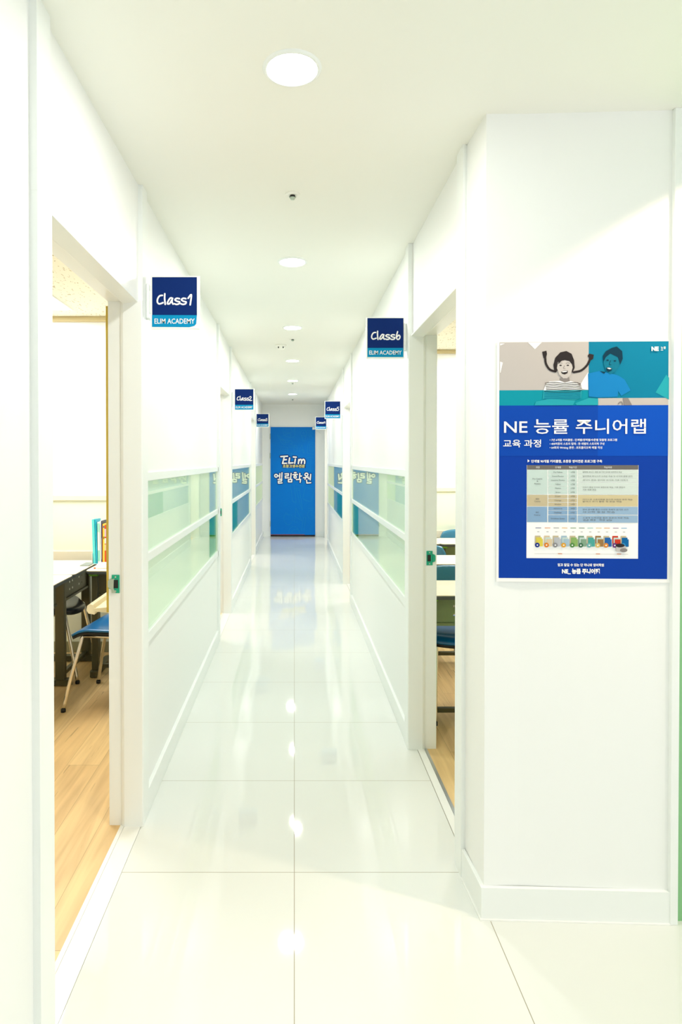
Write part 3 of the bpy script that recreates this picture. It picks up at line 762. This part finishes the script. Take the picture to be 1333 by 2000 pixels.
# course table
tb = Print()
def ce(x, y): return (960+x/3.703, 880+y/3.703)
def crect(x0, y0, x1, y1, m_, ly): prect(tb, *ce(x0, y0), *ce(x1, y1), m_, ly)
pMint = ink('poster_mint', (214, 234, 230)); pMint2 = ink('poster_pale_mint', (226, 240, 236)); pTan = ink('poster_tan', (214, 200, 166)); pTan2 = ink('poster_pale_tan', (226, 212, 170))
pLb = ink('poster_light_blue', (146, 182, 220)); pLb2 = ink('poster_pale_blue', (164, 196, 228)); pHead = ink('poster_grey_header', (120, 116, 114)); pTxt = ink('poster_grey_text', (110, 116, 120))
crect(262, 92, 1050, 768, M_INKW, 2); crect(264, 92, 1048, 124, pHead, 3)
rows = [(128,156),(157,186),(187,215),(216,244),(245,273),(274,303)]
crect(264, 126, 408, 304, pMint, 3); crect(264, 308, 410, 390, pTan, 3); crect(264, 394, 408, 506, pLb, 3)
for k, (a, b_) in enumerate(rows): crect(414, a, 550, b_-2, pMint, 3); crect(556, a, 618, b_-2, pMint, 3)
for k in range(3): crect(624, rows[k][0], 1046, rows[k][1]-2, pMint2, 3)
crect(624, 218, 1046, 304, pMint2, 3)
for k, (a, b_) in enumerate(((308,331),(335,360),(364,390))): crect(415, a, 551, b_, pTan, 3); crect(557, a, 618, b_, pTan, 3)
crect(624, 308, 1046, 390, pTan2, 3)
for a, b_ in ((394,419),(422,450),(454,506)): crect(415, a, 551, b_, pLb, 3); crect(557, a, 618, b_, pLb, 3)
crect(624, 394, 1046, 450, pLb2, 3); crect(624, 456, 1046, 508, pLb2, 3)
def ct(s_, x, y, size, m_=pTxt, fit=None, al='CENTER'): tb.text(s_, *pu(*ce(x, y)), size, m_, 5, al, fit=None if fit is None else fit/3.703*SX)
for s_, x in (('과정', 338), ('단계명', 482), ('학습기간', 587), ('학습목표', 834)): ct(s_, x, 114, .0066, M_INKW)
for s_, y in (('Pre-Course', 196), ('&', 213), ('Phonics', 232)): ct(s_, 337, y, .0062)
for s_, y in (('Pre-Yellow', 148), ('Sound Phonics', 177), ('Intensive Phonics', 206), ('Yellow', 235), ('Vitamin', 264), ('Green', 293), ('Dream', 322), ('Courage', 352), ('Wisdom', 381), ('Adventure', 411), ('Challenge', 440), ('Goodness Queen', 484)): ct(s_, 482, y, .0060)
for y in (148, 177, 206, 235, 264, 293, 322, 352, 381, 411, 440, 484): ct('6개월', 587, y, .0054)
ct('SEM', 337, 343, .0062); ct('Course', 337, 360, .0062); ct('NG', 336, 440, .0062); ct('Course', 336, 459, .0062)
for s_, y, w in (('알파벳, 파닉스, 챈트 및 기초 단어와 표현까지 학습', 147, 275), ('알파벳과 파닉스의 소리값 학습 및 단어와 문장 읽기', 177, 348), ('파닉스 완성, 읽기와 쓰기의 기초 다지기', 205, 316), ('이야기 중심 단어와 표현으로 학습, 기초 문법과', 257, 298), ('기초 회화 연습', 275, 95), ('리더스로 스토리북을 읽으며 어휘와 표현 학습', 345, 350), ('말하기 쓰기 활동 및 문법 학습', 360, 275), ('영어 원서를 통한 다양한 주제의 읽기와 쓰기', 418, 320), ('사고력 중심 학습', 436, 228), ('소설과 논픽션을 통한 토론과 작문 학습', 478, 325), ('심화 학습', 494, 210)):
    ct(s_, 657, y, .0052, fit=w, al='LEFT')
tb.build('course_table', t)
# book and disc pictures along the bottom of the table
bk = Print()
def bz(x, y): return ce(x, y)
cols = [(345,(238,220,90),(40,60,150)),(410,(236,214,180),(240,140,50)),(472,(200,204,212),(150,150,156)),(531,(176,206,226),(240,176,60)),(592,(150,190,110),(90,150,80)),(652,(140,176,150),(70,120,90)),(712,(80,176,170),(120,190,190)),(772,(170,130,80),(236,200,120)),(830,(40,110,190),(236,150,60)),(892,(222,64,40),(120,60,140)),(950,(0,110,180),(60,160,220))]
for k, (x, c1, c2) in enumerate(cols):
    m1 = ink('poster_cover_%s' % 'abcdefghijk'[k], c1); m2 = ink('poster_disc_%s' % 'abcdefghijk'[k], c2)
    for j, (dx, dy) in enumerate(((-24, 0), (-16, 12), (-8, 24))):
        a = bz(x+dx, 604+dy); b_ = bz(x+dx+40, 660+dy*.9)
        prect(bk, *a, *b_, (m1, pMint, m1)[j] if k % 2 else (pTan, m1, m1)[j], 4+j)
    pell(bk, *bz(x-8, 672), 4.6, 4.6, m2, 8); pell(bk, *bz(x-8, 672), 1.4, 1.4, M_INKW, 9)
    prect(bk, *bz(x-20, 546), *bz(x+20, 550), m2, 4); prect(bk, *bz(x-8, 574), *bz(x+8, 577), pTxt, 4)
pell(bk, *bz(920, 672), 8.5, 3.6, pK, 10); prect(bk, *bz(892, 676), *bz(960, 716), pS, 9); pell(bk, *bz(945, 706), 7, 4, pS2, 10)
prect(bk, *bz(318, 735), *bz(980, 737), pG, 4)
for x in (500, 768, 916): prect(bk, *bz(x-16, 732), *bz(x+14, 738), ink('poster_orange_mark', (226, 150, 110)), 5)
bk.build('book_pictures', t)

# ------------------------------------------------------------------ student desks
def rounded_slab(w, d, z0, z1, rad=.03, n=5):
    pts = []
    for cx, cy_, a0 in ((w/2-rad, d/2-rad, 0), (-w/2+rad, d/2-rad, PI/2), (-w/2+rad, -d/2+rad, PI), (w/2-rad, -d/2+rad, 1.5*PI)):
        for i in range(n+1): a = a0+PI/2*i/n; pts.append((cx+rad*math.cos(a), cy_+rad*math.sin(a)))
    return pts
def make_desk(label, loc, rotz, panel_m, group, inset=.036, foot_in=0):
    """modesty panel side faces local -y"""
    w, d, H = .545, .405, .700
    t = thing('student_desk', label, 'desk', loc, rotz, group)
    o = rounded_slab(w, d, 0, 0)
    top = MB(); top.prism(o, H-.004, H); top.build('tabletop', M_LAM, t)
    e = MB(); o2 = [(x*1.004, y*1.004) for x, y in o]; o3 = [(x*.985, y*.985) for x, y in o]
    e.prism(o2, H-.015, H-.0042); e.prism(o3, H-.024, H-.015); e.build('edge_band', M_EDGE, t)
    cyy = -d/2+.100
    for s_ in (-1, 1):
        x = s_*(w/2-inset)
        c_ = MB(); c_.box(x-.021, x+.021, cyy-.03, cyy+.03, .035, H-.024, .006); c_.build('leg', M_STEEL, t)
        ft = MB(); o4 = []
        for i in range(7): a = -PI+PI*i/6; o4.append((x+.026*math.cos(a), -d/2+.055+foot_in+.026*math.sin(a)))
        for i in range(7): a = PI*i/6; o4.append((x+.026*math.cos(a), d/2-.045+.026*math.sin(a)))
        ft.prism(o4, .004, .040); ft.box(x-.015, x+.015, -d/2+.05+foot_in, -d/2+.08+foot_in, 0, .004); ft.box(x-.015, x+.015, d/2-.08, d/2-.05, 0, .004); ft.build('foot', M_STEEL, t)
        g = MB(); g.prism([(cyy-.062, H-.0245), (cyy+.05, H-.0245), (cyy+.05, H-.034), (cyy-.045, H-.045), (cyy-.062, H-.034)], x-.026, x+.026, 'x'); g.build('lime_bracket', M_LIME, t)
    # modesty panel with punched square holes
    xs = [-w/2+.057]; holes = []
    for hx in (-.112, -.060, .060, .112): holes.append((hx-.006, hx+.006))
    xs = sorted([-w/2+.058, w/2-.058]+[v for h in holes for v in h]); zs = [.535, .570, .582, .617, .629, H-.024]
    pm = MB()
    for i in range(len(xs)-1):
        for k in range(len(zs)-1):
            if (xs[i], xs[i+1]) in holes and k in (1, 3): continue
            pm.box(xs[i], xs[i+1], cyy-.0125, cyy-.0105, zs[k], zs[k+1])
    pm.box(xs[0], xs[-1], cyy-.022, cyy+.004, .520, .5348); pm.box(xs[0], xs[-1], cyy-.022, cyy-.002, H-.030, H-.0242)
    pm.build('modesty_panel', panel_m, t)
    sb = MB(); sb.box(-w/2+.057, w/2-.057, cyy-.014, cyy+.014, .050, .074, .003); sb.build('stretcher', M_STEEL, t)
    hk = MB(); hk.tube(catmull([(w/2-.045, cyy+.085, H-.024), (w/2-.045, cyy+.085, H-.040), (w/2-.045, cyy+.10, H-.052), (w/2-.045, cyy+.125, H-.048), (w/2-.045, cyy+.13, H-.038)]), .003, 6); hk.build('bag_hook', M_RUBBER, t)
    return t
GD = 'cream topped student desks in the classrooms'
# room seen on the right
d0 = make_desk('cream topped desk with olive panel, nearest one through the right doorway', (.970, 3.195+.2025, 0), 0, M_OLIVE, GD, foot_in=.045)
dup(d0, (.970, 4.165+.2025, 0), 0, 'cream topped desk in the middle row through the right doorway')
dup(d0, (1.515, 5.185+.2025, 0), 0, 'cream topped desk in the back row through the right doorway, dark panel showing')
dup(d0, (.968, 5.192+.2025, 0), 0, 'cream topped desk in the back row, only its corner showing by the doorframe')
# room seen on the left
d1 = make_desk('cream topped desk turned sideways in the left room, black panel with square holes', (-1.36-.2025, 3.79+.2725, 0), PI/2, M_STEEL, GD)
make_desk('cream topped desk turned sideways in the left room, nearer the doorway', (-1.36-.2025, 3.5045, 0), PI/2, M_STEEL, GD, inset=.175, foot_in=.06)
dup(d1, (-1.335+.2725, 3.912+.2025, 0), 0, 'cream topped desk in the left room with books standing on it')

# ------------------------------------------------------------------ chairs
def shell(mb, fn, nu, nv, th):
    """thick curved sheet from fn(u,v) -> point, u,v in [-1,1]"""
    g = [[Vector(fn(-1+2*i/nu, -1+2*j/nv)) for j in range(nv+1)] for i in range(nu+1)]
    nr = [[None]*(nv+1) for _ in range(nu+1)]
    for i in range(nu+1):
        for j in range(nv+1):
            a = g[min(i+1, nu)][j]-g[max(i-1, 0)][j]; b = g[i][min(j+1, nv)]-g[i][max(j-1, 0)]
            c_ = a.cross(b); nr[i][j] = c_.normalized() if c_.length > 1e-12 else Vector((0, 0, 1))
    A = [[mb.bm.verts.new(g[i][j]) for j in range(nv+1)] for i in range(nu+1)]
    B = [[mb.bm.verts.new(g[i][j]-nr[i][j]*th) for j in range(nv+1)] for i in range(nu+1)]
    def q(*v): f_ = mb.bm.faces.new(v); f_.smooth = True
    for i in range(nu):
        for j in range(nv):
            q(A[i][j], A[i+1][j], A[i+1][j+1], A[i][j+1]); q(B[i][j], B[i][j+1], B[i+1][j+1], B[i+1][j])
    for i in range(nu): q(A[i][0], B[i][0], B[i+1][0], A[i+1][0]); q(A[i][nv], A[i+1][nv], B[i+1][nv], B[i][nv])
    for j in range(nv): q(A[0][j], A[0][j+1], B[0][j+1], B[0][j]); q(A[nu][j], B[nu][j], B[nu][j+1], A[nu][j+1])
def sq(u, v, p=.55):
    """square to rounded square"""
    return (u*math.sqrt(1-p*v*v/2), v*math.sqrt(1-p*u*u/2))
def make_chair(label, loc, rotz, m_seat, m_back, group, hb=.77, p=.5, sh=.455, splay=.193):
    """faces local -y"""
    t = thing('classroom_chair', label, 'chair', loc, rotz, group)
    def seat(u, v):
        a, b_ = sq(u, v, p)
        x, y = a*.210, b_*.210
        z = sh + .006*(a*a) - .012*max(0, 1-a*a)*max(0, 1-b_*b_)
        if v < -.45: z -= .034*((-.45-v)/.55)**2
        if v > .6: z += .02*((v-.6)/.4)**2
        return (x, y, z)
    s1 = MB(); shell(s1, seat, 20, 20, .012); s1.build('seat', m_seat, t)
    def under(u, v):
        a, b_ = sq(u*.985, v*.985, p); x, y, z = seat(u*.985, v*.985)
        return (x, y, z-.0125)
    s2 = MB(); shell(s2, under, 16, 16, .018); s2.build('seat_underside', M_UNDER, t)
    def back(u, v):
        top = (1-.16*(u*u)**1.2) if v > 0 else 1
        wv = .205*(1-.10*max(0, v)**2)*(1-.05*(v < 0)*abs(v))
        z = .655+(hb-.655)*v*top if v > 0 else .655+.105*v
        return (u*wv*(1-.06*max(0, v)**3), .205+.055*(z-.55)/.22+.030*(1-u*u)+(0 if v < .85 else .006*(v-.85)/.15), z)
    s3 = MB(); shell(s3, back, 20, 16, -.016); s3.build('backrest', m_back, t)
    for sx in (-1, 1):
        for fy in (-1, 1):
            x0, y0 = sx*.168, fy*.150 if fy < 0 else .165
            x1, y1 = sx*splay, -.235 if fy < 0 else .235
            lg = MB(); pts = [(sx*.150, y0*.55, sh-.040), (x0*.96, y0*.92, sh-.042), (x0, y0, sh-.050), (x0+(x1-x0)*.12, y0+(y1-y0)*.12, sh-.10), (x0+(x1-x0)*.55, y0+(y1-y0)*.55, .2), (x1, y1, .012)]
            lg.tube(catmull(pts, 4), .0105, 10); lo = lg.build('leg', M_CHROME, t)
            cp = MB(); cp.tube([(x1, y1, 0), (x1, y1, .018)], .0135, 10); cp.build('foot_cap', M_RUBBER, lo)
        rl = MB(); rl.tube([(sx*.165, -.150, sh-.044), (sx*.165, .165, sh-.044)], .0095, 10); rl.build('side_rail', M_CHROME, t)
        up = MB(); up.tube(catmull([(sx*.150, .10, sh-.042), (sx*.150, .19, sh-.030), (sx*.145, .235, sh+.03), (sx*.140, .252, .58), (sx*.135, .256, .64)], 5), .0095, 10); up.build('back_support', M_CHROME, t)
    return t
GC = 'plastic seated classroom chairs with chrome legs'
ch = make_chair('blue chair tucked under the nearest desk through the right doorway', (.940, 3.478, 0), 0, M_BLUE, M_BLUE_B, GC, hb=.755)
dup(ch, (.955, 4.448, 0), math.radians(-1), 'blue chair behind the middle row desk through the right doorway')
dup(ch, (1.560, 5.468, 0), math.radians(1), 'blue chair at the back row desk, against the wall through the right doorway')
# left room: faces -x, its front legs towards the camera's left
make_chair('blue chair with chrome legs beside the whiteboard tray in the left room', (-1.030, 3.610, 0), -PI/2-.12, M_BLUE, M_BLUE_B, GC, p=.18, splay=.225)
make_chair('black chair tucked under the sideways desk in the left room', (-1.600, 4.045, 0), PI/2, M_NAVY, M_NAVY, GC, p=1.0, sh=.47)

# ------------------------------------------------------------------ whiteboard on the inner side of the corridor partition
t = thing('whiteboard', 'whiteboard edge with gold frame and cream pen tray inside the left room', 'whiteboard', (LR, 3.3, .82))
b = MB(); b.box(-.012, -.002, -.93, .95, .02, 1.15); b.build('board', M_WB, t)
fr = MB()
for q in ((-.95, -.928, .0, 1.172), (.948, .97, .0, 1.172)): fr.box(-.016, -.001, q[0], q[1], q[2], q[3], .002)
fr.box(-.020, -.001, -.928, .948, 1.150, 1.172, .002); fr.box(-.020, -.001, -.928, .948, 0, .022, .002); fr.build('frame', M_GOLD, t)
tr = MB(); prof = [(-.020, -.020), (-.020, .004), (-.085, -.002), (-.092, .012), (-.104, .016), (-.114, .008), (-.116, -.010), (-.108, -.022), (-.085, -.026), (-.080, -.014)]
tr.prism(prof, -.88, .88, 'y'); tr.build('pen_tray', M_CREAMP, t)

# ------------------------------------------------------------------ books and papers on the left room desk
bx = {'y0': 4.160}
def book(x0, x1, h, depth, rgb, label, lean=0, page=True, y0=4.165, stripes=(), cat='book', name='book'):
    t = thing(name, label, cat, ((x0+x1)/2, y0, .7002), 0, 'books standing on the left room desk')
    a = (x1-x0)/2; nm = 'cover_%d_%d_%d' % rgb
    cv = MB(); cv.box(-a, -a+.0016, 0, depth, 0, h); cv.box(a-.0016, a, 0, depth, 0, h); cv.box(-a+.0016, a-.0016, 0, .002, 0, h)
    cv.build('cover', mat(nm, rgb, .35), t)
    pg = MB(); pg.box(-a+.0018, a-.0018, .0022, depth-.004, .003, h-.003); pg.build('pages', mat('page_edges', (238, 238, 228), .7), t)
    for z0, z1, c2 in stripes:
        st = MB(); st.box(-a+.0006, a-.0006, -.0006, .0, z0*h, z1*h); st.build('spine_label', mat('spine_%d_%d_%d' % c2, c2, .4), t)
    t.rotation_euler = (0, lean, 0)
    return t
book(-1.3665, -1.3495, .300, .10, (90, 214, 220), 'tall pale turquoise folder at the left end of the book row', lean=-.030)
book(-1.3455, -1.337, .300, .10, (0, 176, 206), 'bright turquoise folder, second in the book row', lean=-.030)
book(-1.3340, -1.3200, .282, .09, (226, 238, 234), 'white book with mint bands on its spine', lean=-.012, stripes=((.76, .97, (150, 222, 200)), (.06, .32, (140, 220, 205))))
book(-1.3185, -1.3125, .292, .10, (234, 240, 244), 'thin white book between the mint and navy spines')
book(-1.3115, -1.3065, .290, .10, (36, 44, 84), 'thin book with a dark navy spine', stripes=((.1, .6, (120, 126, 140)),))
book(-1.3040, -1.2990, .270, .09, (206, 128, 30), 'thin book with an orange brown spine')
book(-1.2980, -1.2900, .270, .09, (244, 226, 90), 'yellow spined book beside the orange red one', stripes=((.62, .68, (110, 120, 40)), (.9, .95, (40, 90, 170))))
book(-1.2890, -1.2780, .262, .09, (214, 84, 20), 'orange red book with white spine labels', stripes=((.70, .90, (236, 190, 220)), (.52, .66, (238, 232, 226)), (.34, .50, (236, 200, 160))))
book(-1.2770, -1.2640, .262, .09, (150, 180, 150), 'grey green book at the right end of the row')
hld = MB(); hld.box(-1.372, -1.255, 4.158, 4.285, .7002, .7035); hld.box(-1.373, -1.3705, 4.158, 4.285, .7035, .775); hld.box(-1.257, -1.255, 4.158, 4.285, .7035, .775)
# (the sorter stands under the books)
o = hld.build('book_sorter', mat('white_plastic', (238, 240, 240), .3)); tag(o, 'white plastic desktop sorter holding the row of books', 'book holder')
for ob in list(C.objects):
    if ob.name.startswith('book') and ob.type == 'EMPTY': ob.location.z = .7040
n = MB(); n.box(-.035, .035, -.045, .045, 0, .020, .006); n.box(-.028, .028, -.02, .02, .019, .034, .007)
tag(n.build('tissue_pack', mat('white_tissue', (240, 242, 246), .7), None, (-1.262, 4.03, .7002), .3), 'crumpled white tissue pack lying in front of the books', 'tissue pack')
n = MB(); n.box(-.006, .006, -.005, .005, 0, .009, .002); tag(n.build('eraser', mat('orange_rubber', (246, 110, 60), .6), None, (-1.298, 3.985, .7002), .4), 'tiny orange eraser on the desk in front of the books', 'eraser')
n = MB()
for k in range(8):
    n.box(-.030, .030, -.06+.0155*k, -.06+.0155*k+.011, 0, .006, .001)
n.box(-.031, .031, -.062, .062, 0, .003)
tag(n.build('mesh_pad', mat('grey_mesh', (150, 160, 156), .5), None, (-1.400, 4.150, .7002), 0), 'grey ribbed pad lying on the corner of the sideways desk', 'pad')
